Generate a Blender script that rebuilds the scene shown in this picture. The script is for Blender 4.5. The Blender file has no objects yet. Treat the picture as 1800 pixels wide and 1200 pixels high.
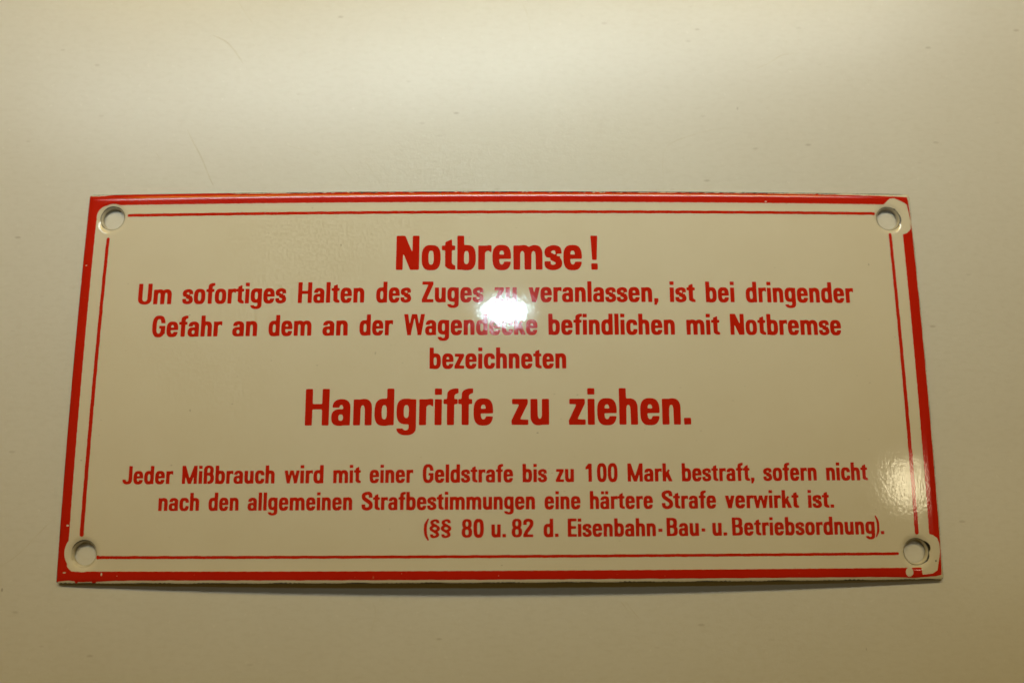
import bpy, math, random
import numpy as np
from mathutils import Vector, Matrix
from mathutils.geometry import delaunay_2d_cdt

random.seed(7)
MM = 0.001
scene = bpy.context.scene
col = scene.collection

# ------------------------------------------------------------------ camera
cam_d = bpy.data.cameras.new('camera')
cam_d.sensor_width = 36.0
cam_d.lens = 28.0
cam_d.clip_start = 0.01
cam_d.clip_end = 20.0
cam = bpy.data.objects.new('camera', cam_d)
col.objects.link(cam)
cam.location = (1.096 * MM, -24.127 * MM, 205.568 * MM)
cam.rotation_euler = (0.166099, -0.0075046, -0.0037012)
cam_d.dof.use_dof = True
cam_d.dof.focus_distance = 0.2035
cam_d.dof.aperture_fstop = 5.0
scene.camera = cam

# ------------------------------------------------------------------ light of the room
world = bpy.data.worlds.new('World')
scene.world = world
world.use_nodes = True
bg = world.node_tree.nodes['Background']
bg.inputs['Color'].default_value = (1.0, 0.545, 0.012, 1)
bg.inputs['Strength'].default_value = 0.055


def area(name, loc, target, sx, sy, power, color, shape='RECTANGLE', xdir=None, spread=180):
    d = bpy.data.lights.new(name, 'AREA')
    d.shape = shape
    d.size, d.size_y = sx * MM, sy * MM
    d.energy = power
    d.color = color
    d.spread = math.radians(spread)
    o = bpy.data.objects.new(name, d)
    col.objects.link(o)
    loc, target = Vector(loc), Vector(target)
    z = (loc - target).normalized()
    x = Vector(xdir) if xdir else Vector((1, 0, 0))
    x = (x - z * x.dot(z)).normalized()
    y = z.cross(x)
    m = Matrix((x, y, z)).transposed().to_4x4()
    m.translation = loc * MM
    o.matrix_world = m
    return o


# a fluorescent tube above the far side, an added warm fill light behind it, a small cool lamp, a warm bulb to the right
area('tube_lamp', (-9.5, 271, 330), (-2, 122, 0), 655, 26, 0.272, (0.92, 1.0, 0.97), xdir=(651, 76, 0), spread=78)
area('warm_fill', (-30, 690, 700), (0, 20, 0), 1150, 110, 3.35, (1.0, 0.65, 0.05))  # added wide fill, kept out of view, warms and brightens from the far side
area('cool_lamp', (0.9, 17.2 + 66, 285), (0, 70, 0), 29, 14, 0.0165, (0.62, 0.91, 1.0), 'ELLIPSE', spread=72)
area('warm_lamp', (99.8 + 622, -26.4 - 54, 1002), (0, 0, 0), 54, 88, 0.17, (1.0, 0.86, 0.55), 'ELLIPSE')

vs = scene.view_settings
vs.view_transform = 'Standard'
vs.look = 'None'
vs.exposure = 0.05
vs.gamma = 1.0
vs.use_curve_mapping = False

# ------------------------------------------------------------------ materials


def new_mat(name):
    m = bpy.data.materials.new(name)
    m.use_nodes = True
    nt = m.node_tree
    return m, nt, nt.nodes['Principled BSDF']


def noise(nt, scale, detail=3.0, rough=0.55, vec=None):
    n = nt.nodes.new('ShaderNodeTexNoise')
    n.inputs['Scale'].default_value = scale
    n.inputs['Detail'].default_value = detail
    n.inputs['Roughness'].default_value = rough
    if vec is not None:
        nt.links.new(vec, n.inputs['Vector'])
    return n.outputs['Fac']


def ramp(nt, fac, a, b):
    r = nt.nodes.new('ShaderNodeMapRange')
    r.inputs['From Min'].default_value = a
    r.inputs['From Max'].default_value = b
    nt.links.new(fac, r.inputs['Value'])
    return r.outputs['Result']


def mix(nt, fac, a, b):
    x = nt.nodes.new('ShaderNodeMix')
    x.data_type = 'RGBA'
    if isinstance(fac, (int, float)):
        x.inputs[0].default_value = fac
    else:
        nt.links.new(fac, x.inputs[0])
    for s, v in ((6, a), (7, b)):
        if isinstance(v, tuple):
            x.inputs[s].default_value = (*v, 1)
        else:
            nt.links.new(v, x.inputs[s])
    return x.outputs[2]


def mul(nt, a, k):
    m = nt.nodes.new('ShaderNodeMath')
    m.operation = 'MULTIPLY'
    nt.links.new(a, m.inputs[0])
    if isinstance(k, (int, float)):
        m.inputs[1].default_value = k
    else:
        nt.links.new(k, m.inputs[1])
    return m.outputs[0]


def add(nt, a, b):
    m = nt.nodes.new('ShaderNodeMath')
    m.operation = 'ADD'
    nt.links.new(a, m.inputs[0])
    nt.links.new(b, m.inputs[1])
    return m.outputs[0]


def bump(nt, height, dist, bsdf, strength=1.0):
    b = nt.nodes.new('ShaderNodeBump')
    b.inputs['Strength'].default_value = strength
    b.inputs['Distance'].default_value = dist
    nt.links.new(height, b.inputs['Height'])
    nt.links.new(b.outputs['Normal'], bsdf.inputs['Normal'])


def pos(nt):
    return nt.nodes.new('ShaderNodeNewGeometry').outputs['Position']


def stretch(nt, v, s, rot=0.0):
    m = nt.nodes.new('ShaderNodeMapping')
    m.inputs['Scale'].default_value = s
    m.inputs['Rotation'].default_value = (0, 0, rot)
    nt.links.new(v, m.inputs['Vector'])
    return m.outputs['Vector']


def speck_field(nt, p, scale, size, seed, thr):
    """small irregular specks: voronoi cells, only some of them filled"""
    mp = nt.nodes.new('ShaderNodeMapping')
    mp.inputs['Location'].default_value = (seed, seed * 1.7, 0)
    nt.links.new(p, mp.inputs['Vector'])
    # warp a little so that specks are ragged
    v = nt.nodes.new('ShaderNodeTexVoronoi')
    v.inputs['Scale'].default_value = scale
    nt.links.new(mp.outputs['Vector'], v.inputs['Vector'])
    near = ramp(nt, v.outputs['Distance'], size, size * 0.45)
    sep = nt.nodes.new('ShaderNodeSeparateColor')
    nt.links.new(v.outputs['Color'], sep.inputs['Color'])
    on = ramp(nt, sep.outputs['Red'], thr, thr + 0.04)
    amt = mul(nt, near, on)
    return mul(nt, amt, sep.outputs['Green'])


def enamel(name, base, base2, rough, speck):
    m, nt, b = new_mat(name)
    p = pos(nt)
    c = mix(nt, ramp(nt, noise(nt, 60, 4, 0.6, p), 0.3, 0.7), base, base2)
    s1 = speck_field(nt, stretch(nt, p, (1, 0.6, 1), 0.5), 300, 0.085, 1.3, 0.84)
    s2 = speck_field(nt, stretch(nt, p, (0.55, 1, 1), -0.35), 700, 0.15, 4.1, 0.86)
    cl = ramp(nt, noise(nt, 45, 2, 0.5, p), 0.42, 0.62)
    c = mix(nt, mul(nt, s1, 0.6), c, speck)
    c = mix(nt, mul(nt, mul(nt, s2, cl), 0.5), c, speck)
    nt.links.new(c, b.inputs['Base Color'])
    b.inputs['Roughness'].default_value = rough
    b.inputs['IOR'].default_value = 1.52
    h = add(nt, noise(nt, 1350, 2, 0.5, stretch(nt, p, (1.25, 0.85, 1), 0.25)), mul(nt, noise(nt, 330, 1, 0.5, p), 1.0))
    bump(nt, h, 0.0000125, b)
    return m


M_CREAM = enamel('cream_enamel', (0.79, 0.73, 0.59), (0.765, 0.70, 0.555), 0.055, (0.16, 0.12, 0.06))
M_RED = enamel('red_enamel', (0.62, 0.018, 0.006), (0.57, 0.014, 0.005), 0.075, (0.34, 0.05, 0.03))
M_BAND = enamel('red_border_enamel', (0.62, 0.018, 0.006), (0.57, 0.014, 0.005), 0.09, (0.60, 0.22, 0.12))


def plain(name, base, base2, rough, nscale, bumpd=0.0):
    m, nt, b = new_mat(name)
    p = pos(nt)
    f = noise(nt, nscale, 4, 0.6, p)
    nt.links.new(mix(nt, ramp(nt, f, 0.3, 0.7), base, base2), b.inputs['Base Color'])
    b.inputs['Roughness'].default_value = rough
    if bumpd:
        bump(nt, f, bumpd, b)
    return m


M_DARK = plain('dark_ground_coat', (0.012, 0.012, 0.018), (0.035, 0.028, 0.026), 0.35, 900, 0.00003)
M_RIM = plain('grey_worn_enamel', (0.06, 0.065, 0.065), (0.30, 0.28, 0.21), 0.3, 700, 0.00003)
M_BACK = plain('grey_back_enamel', (0.05, 0.045, 0.04), (0.09, 0.08, 0.07), 0.4, 300)
M_LINING = plain('cream_hole_enamel', (0.70, 0.64, 0.5), (0.55, 0.5, 0.38), 0.12, 500, 0.00003)


def table_material():
    m, nt, b = new_mat('white_satin_table')
    p = pos(nt)
    c = mix(nt, ramp(nt, noise(nt, 25, 5, 0.6, p), 0.3, 0.7), (0.76, 0.74, 0.685), (0.735, 0.71, 0.65))
    fib = noise(nt, 900, 3, 0.6, stretch(nt, p, (0.45, 1, 1), 0.15))
    c = mix(nt, mul(nt, ramp(nt, fib, 0.45, 0.75), 0.16), c, (0.55, 0.51, 0.42))
    s1 = speck_field(nt, stretch(nt, p, (1, 0.5, 1), 0.6), 150, 0.045, 2.3, 0.78)
    s2 = speck_field(nt, stretch(nt, p, (0.4, 1, 1), 0.3), 380, 0.16, 6.1, 0.84)
    c = mix(nt, mul(nt, s1, 0.6), c, (0.16, 0.13, 0.09))
    c = mix(nt, mul(nt, s2, 0.35), c, (0.25, 0.2, 0.13))
    nt.links.new(c, b.inputs['Base Color'])
    b.inputs['IOR'].default_value = 1.45
    r = nt.nodes.new('ShaderNodeMapRange')
    r.inputs['To Min'].default_value = 0.22
    r.inputs['To Max'].default_value = 0.30
    nt.links.new(noise(nt, 700, 3, 0.6, p), r.inputs['Value'])
    nt.links.new(r.outputs['Result'], b.inputs['Roughness'])
    h = add(nt, noise(nt, 1500, 3, 0.6, p), mul(nt, noise(nt, 420, 2, 0.5, p), 0.8))
    bump(nt, h, 0.000022, b)
    return m


M_TABLE = table_material()
M_FAINT = plain('faint_table_scratch', (0.62, 0.58, 0.49), (0.72, 0.70, 0.63), 0.4, 260)
M_SCRATCH = plain('table_scratch', (0.57, 0.53, 0.44), (0.68, 0.65, 0.56), 0.4, 260)

# ------------------------------------------------------------------ mesh helpers


def link(name, me, mat, parent=None, smooth=True):
    o = bpy.data.objects.new(name, me)
    col.objects.link(o)
    if mat and not me.materials:
        me.materials.append(mat)
    if smooth:
        me.shade_smooth()
    o.parent = parent
    return o


def make_mesh(name, v, f):
    me = bpy.data.meshes.new(name)
    me.from_pydata([tuple(p) for p in v], [], [tuple(q) for q in f])
    me.update()
    return me


def fill(xs, ys, F):
    """polygons of the region F>0 on a grid (cells on the rim are clipped)"""
    nx, ny = len(xs), len(ys)
    V, Q, idx = [], [], {}

    def gv(i, j):
        k = (i, j)
        if k not in idx:
            idx[k] = len(V)
            V.append((xs[i], ys[j]))
        return idx[k]

    def ev(a, b):
        k = (a, b) if a < b else (b, a)
        if k not in idx:
            (i0, j0), (i1, j1) = k
            f0, f1 = F[j0, i0], F[j1, i1]
            t = f0 / (f0 - f1)
            t = min(max(t, 0.02), 0.98)
            idx[k] = len(V)
            V.append((xs[i0] + (xs[i1] - xs[i0]) * t, ys[j0] + (ys[j1] - ys[j0]) * t))
        return idx[k]
    IN = F > 0
    any_in = IN[:-1, :-1] | IN[:-1, 1:] | IN[1:, :-1] | IN[1:, 1:]
    for j, i in np.argwhere(any_in):
        i, j = int(i), int(j)
        c = ((i, j), (i + 1, j), (i + 1, j + 1), (i, j + 1))
        s = [bool(IN[b, a]) for a, b in c]
        if all(s):
            Q.append([gv(*q) for q in c])
            continue
        poly = []
        for k in range(4):
            a, b = c[k], c[(k + 1) % 4]
            if s[k]:
                poly.append(gv(*a))
            if s[k] != s[(k + 1) % 4]:
                poly.append(ev(a, b))
        if len(poly) >= 3:
            Q.append(poly)
    return V, Q


def grid_lines(half, fine_from, fine, coarse):
    n = max(1, int(round(2 * fine_from / coarse)))
    m = int(round((half - fine_from) / fine))
    mid = np.linspace(-fine_from, fine_from, n + 1)
    hi = np.linspace(fine_from, half, m + 1)[1:]
    return np.concatenate([-hi[::-1], mid, hi])


# ------------------------------------------------------------------ shape of the sign (millimetres)
HX, HY = 110.0, 50.07
THICK = 1.25
BOW = 2.7
HOLES = [(-103.2, 43.4), (103.6, 43.1), (-103.5, -43.0), (103.5, -43.3)]
R_HOLE = 3.25


def edge_dist(x, y):
    """distance inwards from the outline (slightly rounded corners)"""
    r = 0.7
    qx, qy = np.abs(x) - (HX - r), np.abs(y) - (HY - r)
    return r - (np.hypot(np.maximum(qx, 0), np.maximum(qy, 0)) + np.minimum(np.maximum(qx, qy), 0))


def dome(x, y):
    return THICK + BOW * (1 - (x / 110) ** 2) + 0.9 * (1 - (y / 50) ** 2)


def top_z(x, y):
    x, y = np.asarray(x, float), np.asarray(y, float)
    z = dome(x, y)
    d = np.clip(edge_dist(x, y), 0, None)
    z = z - 0.36 * np.clip(1 - d / 2.1, 0, 1) ** 3
    for hx, hy in HOLES:
        r = np.hypot(x - hx, y - hy)
        z = z - 0.34 * np.clip((4.7 - r) / 1.45, 0, 1.2) ** 2
    return z


def holes_field(x, y, r):
    f = np.full(np.shape(x), 1e3)
    for hx, hy in HOLES:
        f = np.minimum(f, np.hypot(x - hx, y - hy) - r)
    return f


def conform(V, lift):
    a = np.array(V)
    z = top_z(a[:, 0], a[:, 1]) + lift
    return np.column_stack([a, z]) * MM


def wob(t, seed, amp, wl):
    """smooth 1D wobble"""
    rs = np.random.RandomState(seed)
    out = 0
    for k in range(4):
        out = out + amp / (1 + k) * np.sin(np.asarray(t) * 2 * math.pi / wl * (1.0 + 0.83 * k) + rs.rand() * 6.28)
    return out


# ------------------------------------------------------------------ the table
tv = []
TS, TY0, TY1 = 0.75, -0.45, 0.75
tme = make_mesh('table_top', [(-TS, TY0, 0), (TS, TY0, 0), (TS, TY1, 0), (-TS, TY1, 0),
                              (-TS, TY0, -.025), (TS, TY0, -.025), (TS, TY1, -.025), (-TS, TY1, -.025)],
                [(0, 1, 2, 3), (7, 6, 5, 4), (0, 4, 5, 1), (1, 5, 6, 2), (2, 6, 7, 3), (3, 7, 4, 0)])
table = link('table_top', tme, M_TABLE, smooth=False)
table['kind'] = 'structure'
table['label'] = 'off-white satin table top with fine scratches and specks'

SCR = [([(-80.7, 97.2), (-76.9, 95.3), (-74.4, 92.8), (-71.4, 88.5)], .30),
       ([(-85.7, 69.1), (-83.8, 65.5), (-81.1, 60.6), (-78.8, 55.4), (-77.5, 52.8)], .30),
       ([(-73.9, 107.5), (-71.5, 103.6), (-68.9, 100.0)], .2),
       ([(5.7, 107.5), (7.4, 103.5), (8.3, 97.8)], .2),
       ([(44.1, 53.0), (44.0, 58.9), (44.6, 63.0), (47.0, 65.4), (51.3, 67.1), (57.6, 68.9), (63.1, 69.6)], .17),
       ([(70.3, 86.7), (74.4, 88.6), (78.5, 91.1), (82.5, 91.5)], .2),
       ([(-124.8, -46.0), (-120.8, -43.3), (-115.7, -37.8), (-111.8, -33.6)], .2),
       ([(-43.4, 58.9), (-40.2, 54.9)], .16), ([(-37.2, 60.6), (-32.8, 53.8)], .16),
       ([(29.4, -54.9), (32.4, -58.8)], .16), ([(30.5, -55.0), (34.6, -60.0)], .16),
       ([(-32.0, -55.0), (-31.2, -57.7), (-32.2, -62.0)], .16),
       ([(-94.4, 63.5), (-91.9, 59.8)], .2), ([(-59.0, 64.7), (-52.8, 63.0), (-49.6, 61.4)], .16)]
for pts, w in SCR:
    P = np.array(pts, float)
    t = np.linspace(0, len(P) - 1, 8 * (len(P) - 1) + 1)
    # Catmull-Rom through the points
    E_ = np.vstack([2 * P[0] - P[1], P, 2 * P[-1] - P[-2]])
    C = []
    for q in t:
        k = min(int(q), len(P) - 2)
        u = q - k
        a, b, c, d = E_[k:k + 4]
        C.append(0.5 * ((2 * b) + (c - a) * u + (2 * a - 5 * b + 4 * c - d) * u * u + (3 * b - a - 3 * c + d) * u ** 3))
    C = np.array(C)
    tg = np.gradient(C, axis=0)
    nm = np.column_stack([-tg[:, 1], tg[:, 0]]) / np.linalg.norm(tg, axis=1)[:, None]
    n = len(C)
    ww = w * 0.62 * np.clip(np.sin(np.linspace(0.12, math.pi - 0.12, n)) * 1.3, 0, 1)
    A, B = C + nm * ww[:, None], C - nm * ww[:, None]
    v = [(x * MM, y * MM, 0.004 * MM) for x, y in A] + [(x * MM, y * MM, 0.004 * MM) for x, y in B]
    f = [(n + i, n + i + 1, i + 1, i) for i in range(n - 1)]
    link('scratch', make_mesh('scratch', v, f), M_SCRATCH if w > .25 else M_FAINT, table, False)

# ------------------------------------------------------------------ the enamel sign
sign = bpy.data.objects.new('enamel_sign', None)
col.objects.link(sign)
sign.empty_display_size = 0.02
sign['label'] = 'cream enamel sign with red German lettering, red border and four corner holes'
sign['category'] = 'sign'

# cream face
xs = grid_lines(HX + 0.12, 98.0, 0.12, 1.0)
ys = grid_lines(HY + 0.12, 38.0, 0.12, 1.0)
GX, GY = np.meshgrid(xs, ys)
F = np.minimum(edge_dist(GX, GY), holes_field(GX, GY, R_HOLE))
V, Q = fill(xs, ys, F)
link('plate', make_mesh('plate', conform(V, 0), Q), M_CREAM, sign)

# underside
xs2 = grid_lines(HX + 0.2, 98.0, 0.4, 2.0)
ys2 = grid_lines(HY + 0.2, 38.0, 0.4, 2.0)
GX2, GY2 = np.meshgrid(xs2, ys2)
F2 = np.minimum(edge_dist(GX2, GY2) - 0.05, holes_field(GX2, GY2, R_HOLE - 0.44))
V, Q = fill(xs2, ys2, F2)
a = np.array(V)
link('underside', make_mesh('underside', np.column_stack([a, dome(a[:, 0], a[:, 1]) - THICK]) * MM,
                            [q[::-1] for q in Q]), M_BACK, sign)

# rim of the sheet, all round
path = []
r = 0.7
for cx, cy, a0 in ((HX - r, HY - r, 0), (-HX + r, HY - r, 90), (-HX + r, -HY + r, 180), (HX - r, -HY + r, 270)):
    for k in range(7):
        t = math.radians(a0 + 15 * k)
        path.append((cx + r * math.cos(t), cy + r * math.sin(t)))
dense = []
for k in range(len(path)):
    p0, p1 = np.array(path[k]), np.array(path[(k + 1) % len(path)])
    L = np.linalg.norm(p1 - p0)
    m = max(1, int(L / 2.0))
    for q in range(m):
        dense.append(p0 + (p1 - p0) * q / m)
dense = np.array(dense)
n = len(dense)
zt = top_z(dense[:, 0], dense[:, 1])
zb = dome(dense[:, 0], dense[:, 1]) - THICK
prof = ((1.0, zt + 0.001), (1.0004, zt - 0.12), (1.0003, zb + 0.2), (0.9996, zb))
v = np.vstack([np.column_stack([dense * s, z]) for s, z in prof]) * MM
f = []
for k in range(len(prof) - 1):
    for i in range(n):
        j = (i + 1) % n
        f.append((k * n + i, k * n + n + i, k * n + n + j, k * n + j))
link('edge', make_mesh('edge', v, f), M_DARK, sign)

# holes: worn dark lip and enamelled wall
for hi, (hx, hy) in enumerate(HOLES):
    N = 48
    an = np.linspace(0, 2 * math.pi, N, endpoint=False)
    wv = 0.05 + 0.05 * (0.5 + 0.5 * np.sin(an * 2 + hi * 1.9)) + 0.02 * np.sin(an * 7 + hi)
    ca, sa = np.cos(an), np.sin(an)

    def ring(rad, z):
        return np.column_stack([hx + rad * ca, hy + rad * sa, z])
    zt = top_z(hx + R_HOLE * ca, hy + R_HOLE * sa)
    zb = dome(hx + 2.6 * ca, hy + 2.6 * sa) - THICK

    def rings(name, lst, mat):
        v = np.vstack([ring(rr, z) for rr, z in lst]) * MM
        f = []
        for k in range(len(lst) - 1):
            for i in range(N):
                j = (i + 1) % N
                f.append((k * N + i, k * N + j, k * N + N + j, k * N + N + i))
        return link(name, make_mesh(name, v, f), mat, sign)
    ro = R_HOLE + wv
    rings('hole_lip', [(ro, top_z(hx + ro * ca, hy + ro * sa) + 0.012), (R_HOLE - 0.01, zt - 0.005), (R_HOLE - 0.12, zt - 0.10)], M_LINING if hi == 2 else M_RIM)
    rings('hole_lining', [(R_HOLE - 0.10, zt - 0.08), (R_HOLE - 0.32, zt - 0.26), (R_HOLE - 0.42, zt * 0.5 + zb * 0.5), (R_HOLE - 0.46, zb)], M_LINING)

# red border band: the red stops short of the very edge here and there


def inter1(x, tab):
    return np.interp(x, [t[0] for t in tab], [t[1] for t in tab])


def poly_field(x, y, pts):
    """signed distance, positive inside"""
    p = np.array(pts)
    d = np.full(x.shape, 1e9)
    inside = np.zeros(x.shape, bool)
    for k in range(len(p)):
        a, b = p[k], p[(k + 1) % len(p)]
        e = b - a
        t = np.clip(((x - a[0]) * e[0] + (y - a[1]) * e[1]) / e.dot(e), 0, 1)
        d = np.minimum(d, np.hypot(x - a[0] - t * e[0], y - a[1] - t * e[1]))
        cr = ((a[1] > y) != (b[1] > y)) & (x < (b[0] - a[0]) * (y - a[1]) / (b[1] - a[1] + 1e-12) + a[0])
        inside ^= cr
    return np.where(inside, d, -d)


def ell(x, y, cx, cy, a, b):
    return (1 - np.hypot((x - cx) / a, (y - cy) / b)) * min(a, b)


xs = grid_lines(HX + 0.12, 98.0, 0.12, 0.3)
ys = grid_lines(HY + 0.12, 38.0, 0.12, 0.3)
GX, GY = np.meshgrid(xs, ys)
top_m = inter1(GX, [(-110, .02), (-109.3, .45), (-107.5, .40), (-103, .05), (-94, .0), (-73, .0), (-70, .28), (-52, .30), (-40, .10), (-34, .12),
                    (18, .16), (30, .30), (70, .30), (90, .42), (100, .55), (109.3, .85), (110, .9)])
rag = 0.13 * np.sign(wob(GX, 3, 1, 2.3) + wob(GX, 9, 1, 5.1)) * np.where(np.abs(GX + 8) < 38, 1, 0.0)
top_m = top_m + wob(GX, 4, .03, 6.0) + rag
top_m = np.where(np.abs(GX - 84.6) < 0.35, 0.1, top_m)
bot_m = inter1(GX, [(-110, .12), (-109.4, .5), (-107, .72), (-104, .42), (-99.5, .45), (-95, .72), (-80, .78), (60, .80), (95, .74), (102, .45), (108, .8), (110, 1.2)])
bot_m = bot_m + wob(GX, 5, .025, 9.0)
bot_m = np.where(np.abs(GX + 104.9) < 0.32, 0.08, bot_m)
bot_m = np.where(np.abs(GX + 100.5) < 0.5, 0.05, bot_m)
lef_m = 0.0 + wob(GY, 6, .03, 11.0)
rig_m = inter1(GY, [(-50, .55), (-47, .32), (-40, .22), (38, .22), (42, .30), (48, .5), (50, .9)]) + wob(GY, 7, .03, 8.0)
band = np.minimum.reduce([HY - GY - top_m, GY + HY - bot_m, GX + HX - lef_m, HX - GX - rig_m, edge_dist(GX, GY) + 0.01])
jit = wob(GX, 11, .018, 3.1) + wob(GX, 12, .012, 1.3)
jity = wob(GY, 13, .018, 3.1) + wob(GY, 14, .012, 1.3)
inner = np.minimum.reduce([47.0 + jit - GY, GY + 47.15 + jit, GX + 107.4 + jity, 107.0 + jity - GX])
band = np.minimum(band, -inner)
# around the holes the cream shows through
fill_tl = np.minimum.reduce([-(np.hypot(GX + 107.4 - 3.0, GY - 47.0 + 3.0) - 3.0)])
corner_tl = np.minimum.reduce([-(GX + 104.4), GY - 44.0, np.hypot(GX + 104.4, GY - 44.0) - 3.0])
band = np.maximum(band, np.minimum(corner_tl, np.minimum(edge_dist(GX, GY) - .5, GY + 0 * GX)))
band = np.minimum(band, np.hypot(GX + 103.1, GY - 43.5) - 3.9)
corner_bl = np.minimum.reduce([-(GX + 103.5), -(GY + 43.0), np.hypot(GX + 103.5, GY + 43.0) - 4.9, edge_dist(GX, GY) - 1.4])
band = np.maximum(band, corner_bl)
band = np.minimum(band, np.hypot(GX + 103.5, GY + 42.5) - 4.8)
TRP = [(100, 44), (102.85, 47.24), (104.4, 48.64), (105.67, 48.75), (107.62, 47.81), (108.8, 47.02), (109.2, 44.61), (109.5, 42.21), (109.28, 40.3), (108.14, 39.17), (106.68, 38.67), (104, 38.5)]
BRP = [(103, -38.5), (106.82, -38.89), (107.98, -39.17), (109.09, -40.02), (109.60, -41.41), (109.65, -43.49), (108.97, -46.24), (108.55, -47.89), (107.25, -48.7), (104.45, -49.02), (104.28, -47.3), (102.5, -47.2)]
ragged = wob(np.arctan2(GY, GX - 104) * 10, 21, .06, 4.0)
band = np.minimum(band, -poly_field(GX, GY, TRP) - 0.05 + ragged)
band = np.minimum(band, -poly_field(GX, GY, BRP) + 0.05 + ragged)
band = np.minimum(band, -ell(GX, GY, 101.3, -48.2, 0.95, 1.12))
band = np.minimum(band, -ell(GX, GY, 101.5, -47.0, 0.45, 0.7))
rs = np.random.RandomState(5)
chips = [(-107.94, -36.05, .42, .22), (-107.96, -47.44, .42, .18), (-98.61, -47.84, .22, .38), (-108.9, 30.5, .3, .16), (-108.6, 27.0, .2, .12),
         (70.5, 47.4, .28, .24), (-36, -48.6, .14, .25), (24, -48.0, .10, .3), (72, -47.9, .10, .22)]
for k in range(26):
    chips.append((rs.uniform(-95, 98), -rs.uniform(47.3, 49.0), rs.uniform(.05, .10), rs.uniform(.06, .14)))
for cx, cy, a, b in chips:
    band = np.minimum(band, -ell(GX, GY, cx, cy, a, b))
band = np.minimum(band, holes_field(GX, GY, R_HOLE + .1))
V, Q = fill(xs, ys, band)
link('border', make_mesh('border', conform(V, 0.022), Q), M_BAND, sign)

# dark bare metal along the very edge
ed = edge_dist(GX, GY)
wear = 0.06 + wob(GX, 31, .05, 17.3) + wob(GX, 34, .04, 1.13) * wob(GX, 35, 1, 23.0) + wob(GY, 32, .05, 13.7) + wob(GY, 36, .03, 1.37)
wear = np.where((GY > 46) & (np.abs(GX - 12) < 62), wear + np.clip(wob(GX, 37, .14, 2.9) + wob(GX, 38, .10, .9), 0, .3), wear)
wear = np.where(GY > 46, wear * inter1(GX, [(-110, .7), (-75, .6), (-60, 1.3), (100, 1.3), (110, .8)]), wear)
wear = np.where((GX < -109) & (np.abs(GY) < 48), wear * .8, wear)
V, Q = fill(xs, ys, np.minimum(ed + 0.02, wear - ed))
link('edge_wear', make_mesh('edge_wear', conform(V, 0.034), Q), M_DARK, sign)


# fine inner lines, hand-ruled: slightly uneven, round or blobby ends
def ruled(x0, y0, x1, y1, w0, w1, seed, blobs=()):
    L = math.hypot(x1 - x0, y1 - y0)
    hor = abs(x1 - x0) > abs(y1 - y0)
    lo, hi = (min(x0, x1), max(x0, x1)) if hor else (min(y0, y1), max(y0, y1))
    t = np.arange(lo - 1.0, hi + 1.01, 0.14)
    s = np.arange(-1.1, 1.101, 0.07)
    c = 0.5 * (y0 + y1) if hor else 0.5 * (x0 + x1)
    T, S_ = np.meshgrid(t, s)
    u = np.clip((T - lo) / (hi - lo), 0, 1)
    cen = (y0 + (y1 - y0) * u if (x0 < x1) else y1 + (y0 - y1) * u) if hor else (x0 + (x1 - x0) * u if (y0 < y1) else x1 + (x0 - x1) * u)
    w = (w0 + (w1 - w0) * u) * .5 + wob(T, seed, .022, 4.0) * .5 + wob(T, seed + 1, .02, 1.1) * .5
    dd = np.hypot(np.maximum(np.maximum(lo - T, T - hi), 0), np.abs(S_ + c - cen - wob(T, seed + 2, .02, 7.0)))
    f = w - dd
    for (bt, bs, br) in blobs:
        f = np.maximum(f, br - np.hypot(T - bt, S_ + c - bs))
    V, Q = fill(t, s + c, f)
    if not hor:
        V = [(b, a) for a, b in V]
        Q = [q[::-1] for q in Q]
    V = np.array(V)
    return link('inner_line', make_mesh('inner_line', conform(V, 0.02), Q), M_RED, sign)


ruled(-98.7, 44.08, 99.6, 44.40, .78, .78, 41, [(99.5, 44.38, .42)])
ruled(-99.3, -43.80, 98.6, -43.72, .72, .68, 45, [(-99.85, -43.8, .50)])
ruled(-104.25, -38.3, -103.75, 37.6, 1.0, .84, 51, [(38.75, -103.6, .26)])
ruled(103.85, -38.6, 103.5, 38.6, 1.0, .8, 55)


# chips where the ground coat shows
def chip(pts, mat=M_DARK, lift=0.03, name='chip'):
    p = np.array(pts)
    x = np.arange(p[:, 0].min() - .2, p[:, 0].max() + .2, .06)
    y = np.arange(p[:, 1].min() - .2, p[:, 1].max() + .2, .06)
    X, Y = np.meshgrid(x, y)
    f = poly_field(X, Y, pts) + .04 * np.sin(X * 17) * np.cos(Y * 19)
    V, Q = fill(x, y, f)
    if Q:
        link(name, make_mesh(name, conform(V, lift), Q), mat, sign)


def arc(cx, cy, r, a0, a1, w, n=12):
    o = []
    for k in range(n):
        t = math.radians(a0 + (a1 - a0) * k / (n - 1))
        o.append((cx + r * math.cos(t), cy + r * math.sin(t)))
    for k in range(n - 1, -1, -1):
        t = math.radians(a0 + (a1 - a0) * k / (n - 1))
        q = r + w * math.sin(math.pi * (k + .4) / (n - .2))
        o.append((cx + q * math.cos(t), cy + q * math.sin(t)))
    return o


hx, hy = HOLES[3]
chip(arc(hx, hy, R_HOLE + .02, 52, -2, .55))
chip(arc(hx, hy, R_HOLE + .02, -6, -62, .26))
hx, hy = HOLES[1]
chip(arc(hx, hy, R_HOLE + .02, 28, -44, .26))
chip(arc(hx, hy, R_HOLE, 62, 46, .2), M_RIM)
hx, hy = HOLES[0]
chip(arc(hx, hy, R_HOLE, 60, 150, .14))
hx, hy = HOLES[2]
chip(arc(hx, hy, R_HOLE, 20, 165, .22))
chip([(108.0, -45.4), (108.4, -45.3), (108.45, -45.75), (108.1, -45.8)], M_RIM)


# ------------------------------------------------------------------ lettering: a condensed grotesque, cap height 1
S, T, XH, DE = .178, .114, .70, -.285
gx = np.arange(-.12, 1.05, .0165)
gy = np.arange(-.36, 1.12, .0165)
X, Y = np.meshgrid(gx, gy)


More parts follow.
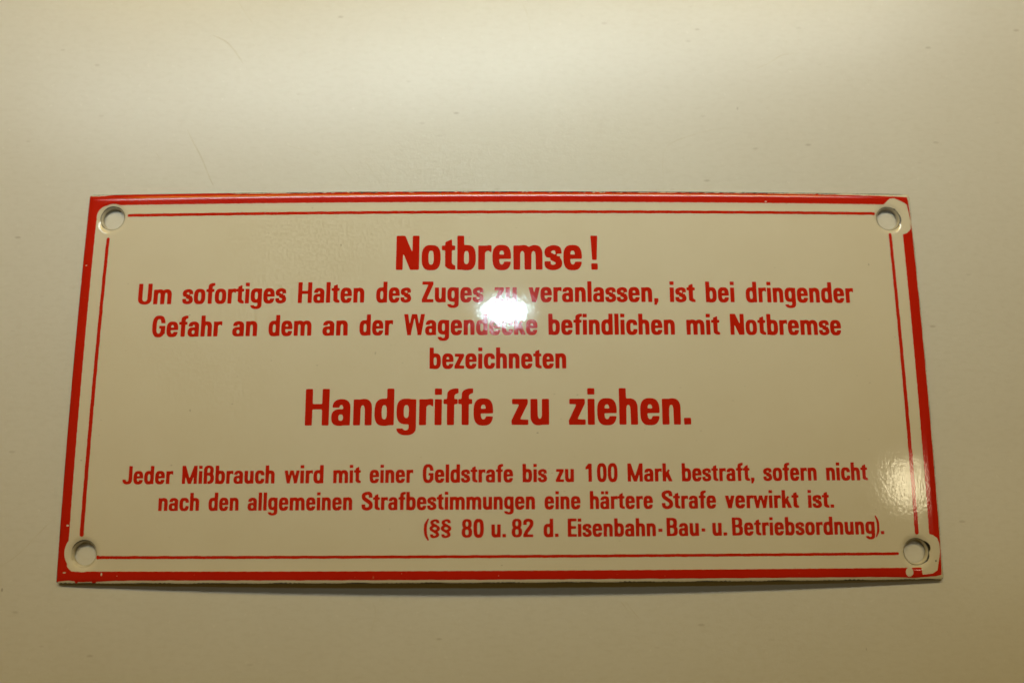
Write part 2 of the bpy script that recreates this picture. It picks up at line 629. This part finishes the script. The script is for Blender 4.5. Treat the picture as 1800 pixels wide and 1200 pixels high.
def box(x0, y0, x1, y1):
    return np.minimum.reduce([X - x0, x1 - X, Y - y0, y1 - Y])


def se(x0, y0, x1, y1, n=2.8):
    a, b = (x1 - x0) / 2, (y1 - y0) / 2
    return (1 - (np.abs((X - x0 - a) / a) ** n + np.abs((Y - y0 - b) / b) ** n) ** (1 / n)) * min(a, b)


def arch(x0, x1, yt, ry, n=2.3, up=True):
    a = (x1 - x0) / 2
    d = np.maximum((Y - (yt - ry)) if up else ((yt + ry) - Y), 0)
    return (1 - ((np.abs(X - x0 - a) / a) ** n + (d / ry) ** n) ** (1 / n)) * a


def U(*a):
    return np.maximum.reduce(a)


def I(*a):
    return np.minimum.reduce(a)


def cut(a, *b):
    return np.minimum.reduce([a] + [-q for q in b])


def ring(x0, y0, x1, y1, s=S, t=T, n=2.8, ni=3.0):
    return cut(se(x0, y0, x1, y1, n), se(x0 + s, y0 + t, x1 - s, y1 - t, ni))


def poly(*p):
    p = np.array(p, float)
    ar = sum(p[k][0] * p[(k + 1) % len(p)][1] - p[(k + 1) % len(p)][0] * p[k][1] for k in range(len(p)))
    if ar < 0:
        p = p[::-1]
    f = None
    for k in range(len(p)):
        a, b = p[k], p[(k + 1) % len(p)]
        e = (b - a) / np.linalg.norm(b - a)
        h = e[0] * (Y - a[1]) - e[1] * (X - a[0])
        f = h if f is None else np.minimum(f, h)
    return f


def stroke(pts, rad):
    P = np.array(pts, float)
    R_ = np.array(rad, float)
    E_ = np.vstack([2 * P[0] - P[1], P, 2 * P[-1] - P[-2]])
    f = np.full(X.shape, -9.)
    for q in np.linspace(0, len(P) - 1, 26 * (len(P) - 1)):
        k = min(int(q), len(P) - 2)
        u = q - k
        a, b, c, d = E_[k:k + 4]
        w = 0.5 * ((2 * b) + (c - a) * u + (2 * a - 5 * b + 4 * c - d) * u * u + (3 * b - a - 3 * c + d) * u ** 3)
        r_ = R_[k] + (R_[k + 1] - R_[k]) * u
        f = np.maximum(f, r_ - np.hypot(X - w[0], Y - w[1]))
    return f


def diag(x0, y0, x1, y1, w):
    """slanted stem with horizontal cuts; w is its horizontal width"""
    return poly((x0, y0), (x0 + w, y0), (x1 + w, y1), (x1, y1))


o_ = .012
G = {}


def g(ch, w, f, ls=.055, rs=.055):
    G[ch] = (w, f, ls, rs)


W_N = .505


def n_part(x0, x1, top=XH + o_):
    return I(cut(arch(x0 - .11, x1, top, .25), arch(x0, x1 - S, top - .135, .17)), Y + 0 * X)


def letter_n(asc):
    return U(box(0, 0, S, asc), n_part(S, W_N))


g('n', W_N, letter_n(XH))
g('h', W_N, letter_n(1))
g('m', .845, U(box(0, 0, S, XH), n_part(S, .51), n_part(S + .335, .845)))
g('r', .375, U(box(0, 0, S, XH), I(n_part(S, .56), .375 - X, Y - .52)), .055, .01)
g('u', W_N, U(box(W_N - S, 0, W_N, XH), I(cut(arch(0, W_N - S + .11, -o_, .25, up=False), arch(S, W_N - S, -o_ + .135, .17, up=False)), XH - Y)))
g('i', S, U(box(0, 0, S, XH), box(0, .845, S, 1)))
g('l', S, box(0, 0, S, 1))
BW = .53
bowl = cut(se(0, -o_, BW, XH + o_), se(S, T, BW - S, XH - T, 3.0))
bowl_b = cut(U(se(.0, -o_, BW, XH + o_), I(box(0, 0, .3, XH), se(-.1, -o_, BW, XH + o_))), se(S, T, BW - S, XH - T, 3.0))
g('o', .54, ring(0, -o_, .54, XH + o_), .042, .042)
g('b', BW, U(box(0, 0, S, 1), bowl), .055, .042)
g('d', BW, U(box(BW - S, 0, BW, 1), bowl), .042, .055)
gb = cut(se(0, .03, BW, XH + o_), se(S, .15, BW - S, XH - T, 3.0))
gt = I(cut(arch(0, BW, DE, .2, up=False), arch(S * .85, BW - S, DE + T, .1, up=False)), U(-.115 - Y, X - BW + S), .3 - Y)
g('g', BW, U(box(BW - S, -.08, BW, XH), gb, gt), .042, .055)
e_ = cut(ring(0, -o_, .53, XH + o_), box(.27, .215, .9, .325))
g('e', .53, U(e_, I(box(.08, .325, .53, .425), se(0, -o_, .53, XH + o_))), .042, .042)
g('c', .51, cut(ring(0, -o_, .53, XH + o_), box(.265, .25, .9, .46), box(.515, -1, 9, 2)), .042, .03)
a_top = cut(I(cut(arch(.025, .51, XH + o_, .22), arch(.195, .51 - S, XH - T, .13)), Y - .25), box(-.2, -.2, .26, .495))
a_bowl = cut(U(se(0, -o_, .46, .425, 2.6), I(se(0, -o_, .6, .425, 2.6), box(.1, .3, .42, .425))), se(.17, .095, .51 - S, .315, 2.6))
a_f = U(box(.51 - S, 0, .51, .5), a_top, I(a_bowl, .5 - X))
g('a', .51, a_f, .035, .055)
g('ä', .51, U(a_f, box(.06, .83, .215, .985), box(.30, .83, .455, .985)), .035, .055)
s_path = [(.41, .455), (.385, .60), (.245, .645), (.095, .57), (.10, .44), (.245, .352), (.395, .255), (.40, .12), (.245, .047), (.09, .105), (.075, .245)]
s_rad = [.082, .078, .062, .082, .084, .086, .084, .082, .062, .078, .082]
g('s', .485, cut(stroke(s_path, s_rad), box(.27, .1, .9, .485) * 1 if False else I(box(.34, .38, .9, .48), Y - .36), I(box(-.2, .225, .17, .36), .36 - Y)), .035, .035)
S_path = [(.50, .70), (.46, .90), (.295, .945), (.105, .85), (.11, .665), (.29, .525), (.485, .37), (.50, .16), (.30, .05), (.11, .12), (.08, .305)]
S_rad = [.094, .09, .072, .094, .096, .1, .098, .096, .072, .09, .094]
g('S', .585, cut(stroke(S_path, S_rad), box(.40, .58, .9, .705), box(-.2, .30, .185, .45)), .04, .04)
t_f = U(I(poly((.10, .1), (.10 + S, .1), (.10 + S, .885), (.10, .81)), Y - .1), box(0, XH - T, .375, XH),
        I(cut(arch(.10, .62, -.006, .17, up=False), arch(.10 + S, .62, .105, .1, up=False)), .385 - X, .25 - Y))
g('t', .385, t_f, .018, .022)
f_f = U(box(.10, 0, .10 + S, .85), box(0, XH - T, .375, XH),
        I(cut(arch(.10, .66, 1.008, .17), arch(.10 + S, .66, .888, .1)), .40 - X, Y - .78))
g('f', .385, f_f, .018, .012)
g('k', .53, U(box(0, 0, S, 1), poly((S - .01, .22), (.335, XH), (.515, XH), (S - .01, .36 - .10)), poly((.20, .335), (.335, .475), (.535, 0), (.345, 0)), poly((S - .01, .2), (S - .01, .40), (.315, .66), (.40, .62))), .055, .005)
g('v', .51, U(diag(.165, 0, 0, XH, .175), diag(.17, 0, .335, XH, .175)), .012, .012)
g('w', .80, U(diag(.135, 0, 0, XH, .155), diag(.15, 0, .315, XH, .115), diag(.535, 0, .37, XH, .115), diag(.51, 0, .645, XH, .155)), .012, .012)
g('z', .45, U(box(.015, XH - .125, .435, XH), box(0, 0, .45, .125), poly((0, .11), (.20, .11), (.435, XH - .11), (.235, XH - .11))), .03, .03)
g('ß', .57, U(box(0, 0, S, .8), I(cut(arch(0, .535, 1.01, .25), arch(S, .535 - .175, .895, .13)), Y - .66), cut(se(.20, .49, .535, 1.01, 2.6), se(.05, .57, .365, .9, 2.6)) * 0 - 1,
      I(cut(se(.05, .46, .535, 1.01, 2.6), se(S - .1, .585, .365, .895, 2.6)), X - .22, .8 - Y),
      I(cut(se(-.05, -.01, .57, .60, 2.6), se(S - .2, .115, .39, .485, 2.6)), X - .235)), .055, .042)
g('N', .665, U(box(0, 0, S, 1), box(.665 - S, 0, .665, 1), diag(.665 - .245, 0, .0, 1, .245)), .058, .058)
g('H', .655, U(box(0, 0, S, 1), box(.655 - S, 0, .655, 1), box(.1, .45, .55, .575)), .058, .058)
g('U', .63, U(I(cut(arch(0, .63, -o_, .27, up=False), arch(S, .63 - S, .112, .18, up=False)), 1 - Y)), .058, .058)
g('Z', .54, U(box(.02, .87, .525, 1), box(0, 0, .54, .13), poly((0, .12), (.205, .12), (.525, .88), (.32, .88))), .03, .03)
G_f = cut(ring(0, -o_, .60, 1 + o_, S, T, 2.7, 2.9), box(.31, .50, .95, .665))
g('G', .60, U(G_f, box(.33, .405, .60, .515), I(box(.60 - S, .14, .60, .515), se(0, -o_, .60 + .02, 1.2, 4))), .042, .05)
g('W', .98, U(diag(.16, 0, 0, 1, .17), diag(.18, 0, .375, 1, .13), diag(.67, 0, .475, 1, .13), diag(.65, 0, .81, 1, .17)), .01, .01)
g('M', .84, U(box(0, 0, .165, 1), box(.84 - .165, 0, .84, 1), diag(.335, 0, .0, 1, .17), diag(.335, 0, .67, 1, .17)), .058, .058)
g('J', .47, U(box(.47 - S, .2, .47, 1), I(cut(arch(-.06, .47, -o_, .25, up=False), arch(.10, .47 - S, .115, .14, up=False)), U(.24 - Y, X - .47 + S), X + .06, .5 - Y)), .0, .055)
g('E', .49, U(box(0, 0, S, 1), box(0, 0, .49, .13), box(0, .87, .485, 1), box(0, .45, .455, .575)), .058, .03)
g('B', .60, cut(U(box(0, 0, .3, 1), I(se(-.1, .455, .57, 1.0, 3.2), X - .2), I(se(-.1, 0, .60, .55, 3.2), X - .2)),
                I(U(box(S, .585, .3, .885), se(.02, .585, .57 - S, .885, 3)), X - S), I(U(box(S, .115, .3, .465), se(.02, .115, .60 - S, .465, 3)), X - S)), .058, .045)
g('0', .55, ring(0, -o_, .55, 1 + o_), .045, .045)
g('8', .56, U(ring(.025, .475, .535, 1 + o_, .172, .108, 2.5), ring(0, -o_, .56, .565, S, .112, 2.5)), .042, .042)
g('1', .55, U(box(.17, 0, .17 + S, 1), poly((.0, .80), (.0, .685), (.19, .74), (.19, 1.0), (.165, 1.0))), .09, .08)
g('2', .54, U(box(0, 0, .535, .13), cut(stroke([(.088, .69), (.11, .875), (.27, .945), (.445, .86), (.44, .66), (.33, .48), (.18, .29), (.105, .10)], [.088, .084, .068, .088, .09, .09, .09, .1]), box(-.2, -.3, .8, .03), box(-.2, .5, .2, .685))), .04, .04)
g('§', .46, U(cut(stroke([(.385, .80), (.345, .93), (.225, .955), (.10, .88), (.12, .76), (.26, .66), (.39, .55), (.385, .43), (.27, .36)], [.062] * 2 + [.05] + [.062] * 5 + [.05]), box(.3, .70, .6, .81)),
              cut(stroke([(.19, .64), (.075, .57), (.07, .45), (.20, .345), (.34, .24), (.36, .11), (.235, .03), (.11, .055), (.075, .19)], [.05] + [.062] * 5 + [.05] + [.062] * 2), box(-.2, .17, .16, .3))), .035, .035)
g('(', .22, stroke([(.19, 1.03), (.075, .74), (.055, .44), (.08, .14), (.19, -.14)], [.025, .055, .06, .055, .025]), .03, .01)
g(')', .22, stroke([(.03, 1.03), (.145, .74), (.165, .44), (.14, .14), (.03, -.14)], [.025, .055, .06, .055, .025]), .0, .03)
g('!', S + .015, U(poly((.0, 1), (S + .015, 1), (S - .02, .29), (.04, .29)), box(.008, 0, S + .008, .165)))
g('.', S, box(0, 0, S, .165), .06, .05)
g(',', S, U(box(0, 0, S, .165), poly((0.02, .05), (S, .05), (.10, -.14), (.0, -.14))), .06, .05)
g('-', .17, box(0, .24, .17, .40), .05, .05)


def blur(f, k):
    for _ in range(k):
        p = np.pad(f, 1, mode='edge')
        f = (p[:-2, 1:-1] + p[2:, 1:-1] + p[1:-1, :-2] + p[1:-1, 2:] + 2 * p[1:-1, 1:-1]) / 6
    return f


def contours(f):
    """closed loops of f=0, inside on the left"""
    IN = f > 0
    nxt, pt = {}, {}

    def cross(a, b):
        k = (a, b) if a < b else (b, a)
        if k not in pt:
            (i0, j0), (i1, j1) = k
            t = f[j0, i0] / (f[j0, i0] - f[j1, i1])
            pt[k] = (gx[i0] + (gx[i1] - gx[i0]) * t, gy[j0] + (gy[j1] - gy[j0]) * t)
        return k
    mixd = (IN[:-1, :-1].astype(int) + IN[:-1, 1:] + IN[1:, :-1] + IN[1:, 1:])
    for j, i in np.argwhere((mixd > 0) & (mixd < 4)):
        i, j = int(i), int(j)
        c = ((i, j), (i + 1, j), (i + 1, j + 1), (i, j + 1))
        s = [bool(IN[b, a]) for a, b in c]
        outs, ins = [], []
        for k in range(4):
            a, b = c[k], c[(k + 1) % 4]
            if s[k] and not s[(k + 1) % 4]:
                outs.append((k, cross(a, b)))
            if not s[k] and s[(k + 1) % 4]:
                ins.append((k, cross(a, b)))
        for k, o in outs:
            m = min(ins, key=lambda q: (q[0] - k) % 4)
            nxt[o] = m[1]
    loops = []
    while nxt:
        a = next(iter(nxt))
        lp = []
        while a in nxt:
            lp.append(pt[a])
            a = nxt.pop(a)
        if len(lp) > 5:
            loops.append(np.array(lp))
    return loops


def rdp(P, eps):
    if len(P) < 3:
        return P
    a, b = P[0], P[-1]
    e = b - a
    L = np.hypot(*e)
    d = np.abs(e[0] * (P[:, 1] - a[1]) - e[1] * (P[:, 0] - a[0])) / L if L > 1e-9 else np.hypot(*(P - a).T)
    k = int(d.argmax())
    if d[k] <= eps:
        return np.array([a, b])
    return np.vstack([rdp(P[:k + 1], eps)[:-1], rdp(P[k:], eps)])


def simplify(P, eps):
    k = int(np.hypot(*(P - P[0]).T).argmax())
    return np.vstack([rdp(P[:k + 1], eps)[:-1], rdp(np.vstack([P[k:], P[:1]]), eps)[:-1]])


RELIEF = 0.028      # mm the print stands above the cream enamel (mesh units: cap heights)
GM = {}


def glyph_mesh(ch, name):
    if ch in GM:
        return GM[ch]
    f = blur(np.clip(G[ch][1] + .014, -.09, .09), 2)
    loops = [simplify(l, .0035) for l in contours(f)]
    pts, edges = [], []
    for l in loops:
        k = len(pts)
        m = len(l)
        pts += [Vector((p[0], p[1])) for p in l]
        edges += [(k + i, k + (i + 1) % m) for i in range(m)]
    ov, _, tri = delaunay_2d_cdt(pts, edges, [], 1, 1e-7)[:3]
    v = [(p[0], p[1], 1.0) for p in ov]
    fc = []

    def inside(x, y):
        c = False
        for l in loops:
            p, q = l, np.roll(l, -1, axis=0)
            hit = ((p[:, 1] > y) != (q[:, 1] > y)) & (x < (q[:, 0] - p[:, 0]) * (y - p[:, 1]) / (q[:, 1] - p[:, 1] + 1e-15) + p[:, 0])
            c ^= bool(hit.sum() % 2)
        return c
    for t in tri:
        a, b, c = (Vector(v[q]) for q in t[:3])
        if not inside((a.x + b.x + c.x) / 3, (a.y + b.y + c.y) / 3):
            continue
        fc.append(tuple(t) if (b - a).cross(c - a).z > 0 else tuple(reversed(t)))
    for l in loops:
        k = len(v)
        m = len(l)
        v += [(p[0], p[1], 1.0) for p in l] + [(p[0], p[1], 0.0) for p in l]
        for i in range(m):
            j = (i + 1) % m
            fc.append((k + i, k + m + i, k + m + j, k + j))
    me = make_mesh(name, v, fc)
    me.materials.append(M_RED)
    GM[ch] = me
    return me


KIND = {'.': 'full_stop', ',': 'comma', '-': 'hyphen', '!': 'exclamation_mark', '(': 'bracket', ')': 'bracket', '§': 'section_sign',
        '0': 'digit', '1': 'digit', '2': 'digit', '8': 'digit'}

# baseline y at x=0, slope, cap height, words with their left and right ends (mm on the plate)
LINES = [
    (28.58, -0.0006, 9.0, [('Notbremse', -27.27, 20.94), ('!', 23.48, 25.09)]),
    (19.90, 0.0002, 5.38, [('Um', -94.25, -85.58), ('sofortiges', -82.56, -55.72), ('Halten', -52.47, -35.44), ('des', -32.23, -23.38), ('Zuges', -20.44, -4.66), ('zu', -1.73, 3.93), ('veranlassen,', 7.16, 40.58), ('ist', 43.75, 50.26), ('bei', 53.11, 60.5), ('dringender', 63.63, 92.0)]),
    (11.32, 0.00034, 5.36, [('Gefahr', -89.9, -71.87), ('an', -69.03, -62.75), ('dem', -59.68, -48.77), ('an', -45.78, -39.43), ('der', -36.3, -27.83), ('Wagendecke', -24.88, 9.19), ('befindlichen', 12.14, 44.58), ('mit', 47.72, 56.25), ('Notbremse', 59.12, 88.04)]),
    (2.63, 0.0, 5.3, [('bezeichneten', -18.22, 16.45)]),
    (-11.57, -0.0007, 8.98, [('Handgriffe', -49.34, -2.2), ('zu', 2.65, 11.9), ('ziehen.', 17.1, 47.77)]),
    (-25.80, 0.00157, 4.37, [('Jeder', -94.53, -82.1), ('Mißbrauch', -79.71, -56.57), ('wird', -54.01, -44.35), ('mit', -41.83, -35.04), ('einer', -32.77, -22.02), ('Geldstrafe', -19.54, 2.82), ('bis', 5.28, 11.22), ('zu', 13.57, 17.98), ('100', 20.98, 28.87), ('Mark', 31.49, 42.57), ('bestraft,', 45.08, 63.25), ('sofern', 65.65, 79.11), ('nicht', 81.65, 92.18)]),
    (-32.43, 0.0008, 4.3, [('nach', -85.29, -75.17), ('den', -72.71, -65.29), ('allgemeinen', -62.92, -37.03), ('Strafbestimmungen', -34.56, 8.22), ('eine', 10.69, 19.5), ('härtere', 21.95, 37.53), ('Strafe', 39.88, 53.32), ('verwirkt', 55.7, 74.21), ('ist.', 76.62, 83.08)]),
    (-39.12, 0.002, 4.3, [('(§§', -19.08, -12.48), ('80', -9.8, -4.44), ('u.', -2.48, 1.01), ('82', 2.52, 7.76), ('d.', 10.38, 13.96), ('Eisenbahn', 16.36, 38.06), ('-', 38.78, 39.68), ('Bau', 40.84, 48.78), ('-', 49.55, 50.34), ('u.', 52.23, 55.77), ('Betriebsordnung).', 57.18, 95.45)]),
]
n_letters = 0
for y0, slope, cap, words in LINES:
    for word, xa, xb in words:
        nat, cur = [], 0.0
        for k, ch in enumerate(word):
            w, _, ls, rsb = G[ch]
            if k:
                cur += ls
            nat.append((cur, w))
            cur += w + (rsb if k < len(word) - 1 else 0)
        sx = (xb - xa) / (cur * cap)
        for ch, (px, w) in zip(word, nat):
            name = KIND.get(ch, 'letter')
            o = bpy.data.objects.new(name, glyph_mesh(ch, name))
            col.objects.link(o)
            o.parent = sign
            x = xa + px * cap * sx
            xm = x + 0.5 * w * cap * sx
            y = y0 + slope * xm
            ym = y + .35 * cap
            # tangent plane of the bowed plate at the middle of the letter
            dzx, dzy = -2 * BOW * xm / 110 ** 2, -2 * .9 * ym / 2500
            ex = Vector((1, slope, dzx + slope * dzy)).normalized()
            nrm = Vector((-dzx, -dzy, 1)).normalized()
            ey = nrm.cross(ex)
            zc = float(dome(xm, ym))
            org = Vector((xm, ym, zc)) - ex * (.5 * w * cap * sx) - ey * (.35 * cap) - nrm * .006
            m = Matrix((ex * cap * sx * MM, ey * cap * MM, nrm * RELIEF * MM)).transposed().to_4x4()
            m.translation = org * MM
            o.matrix_world = m
            n_letters += 1
print('letters', n_letters)
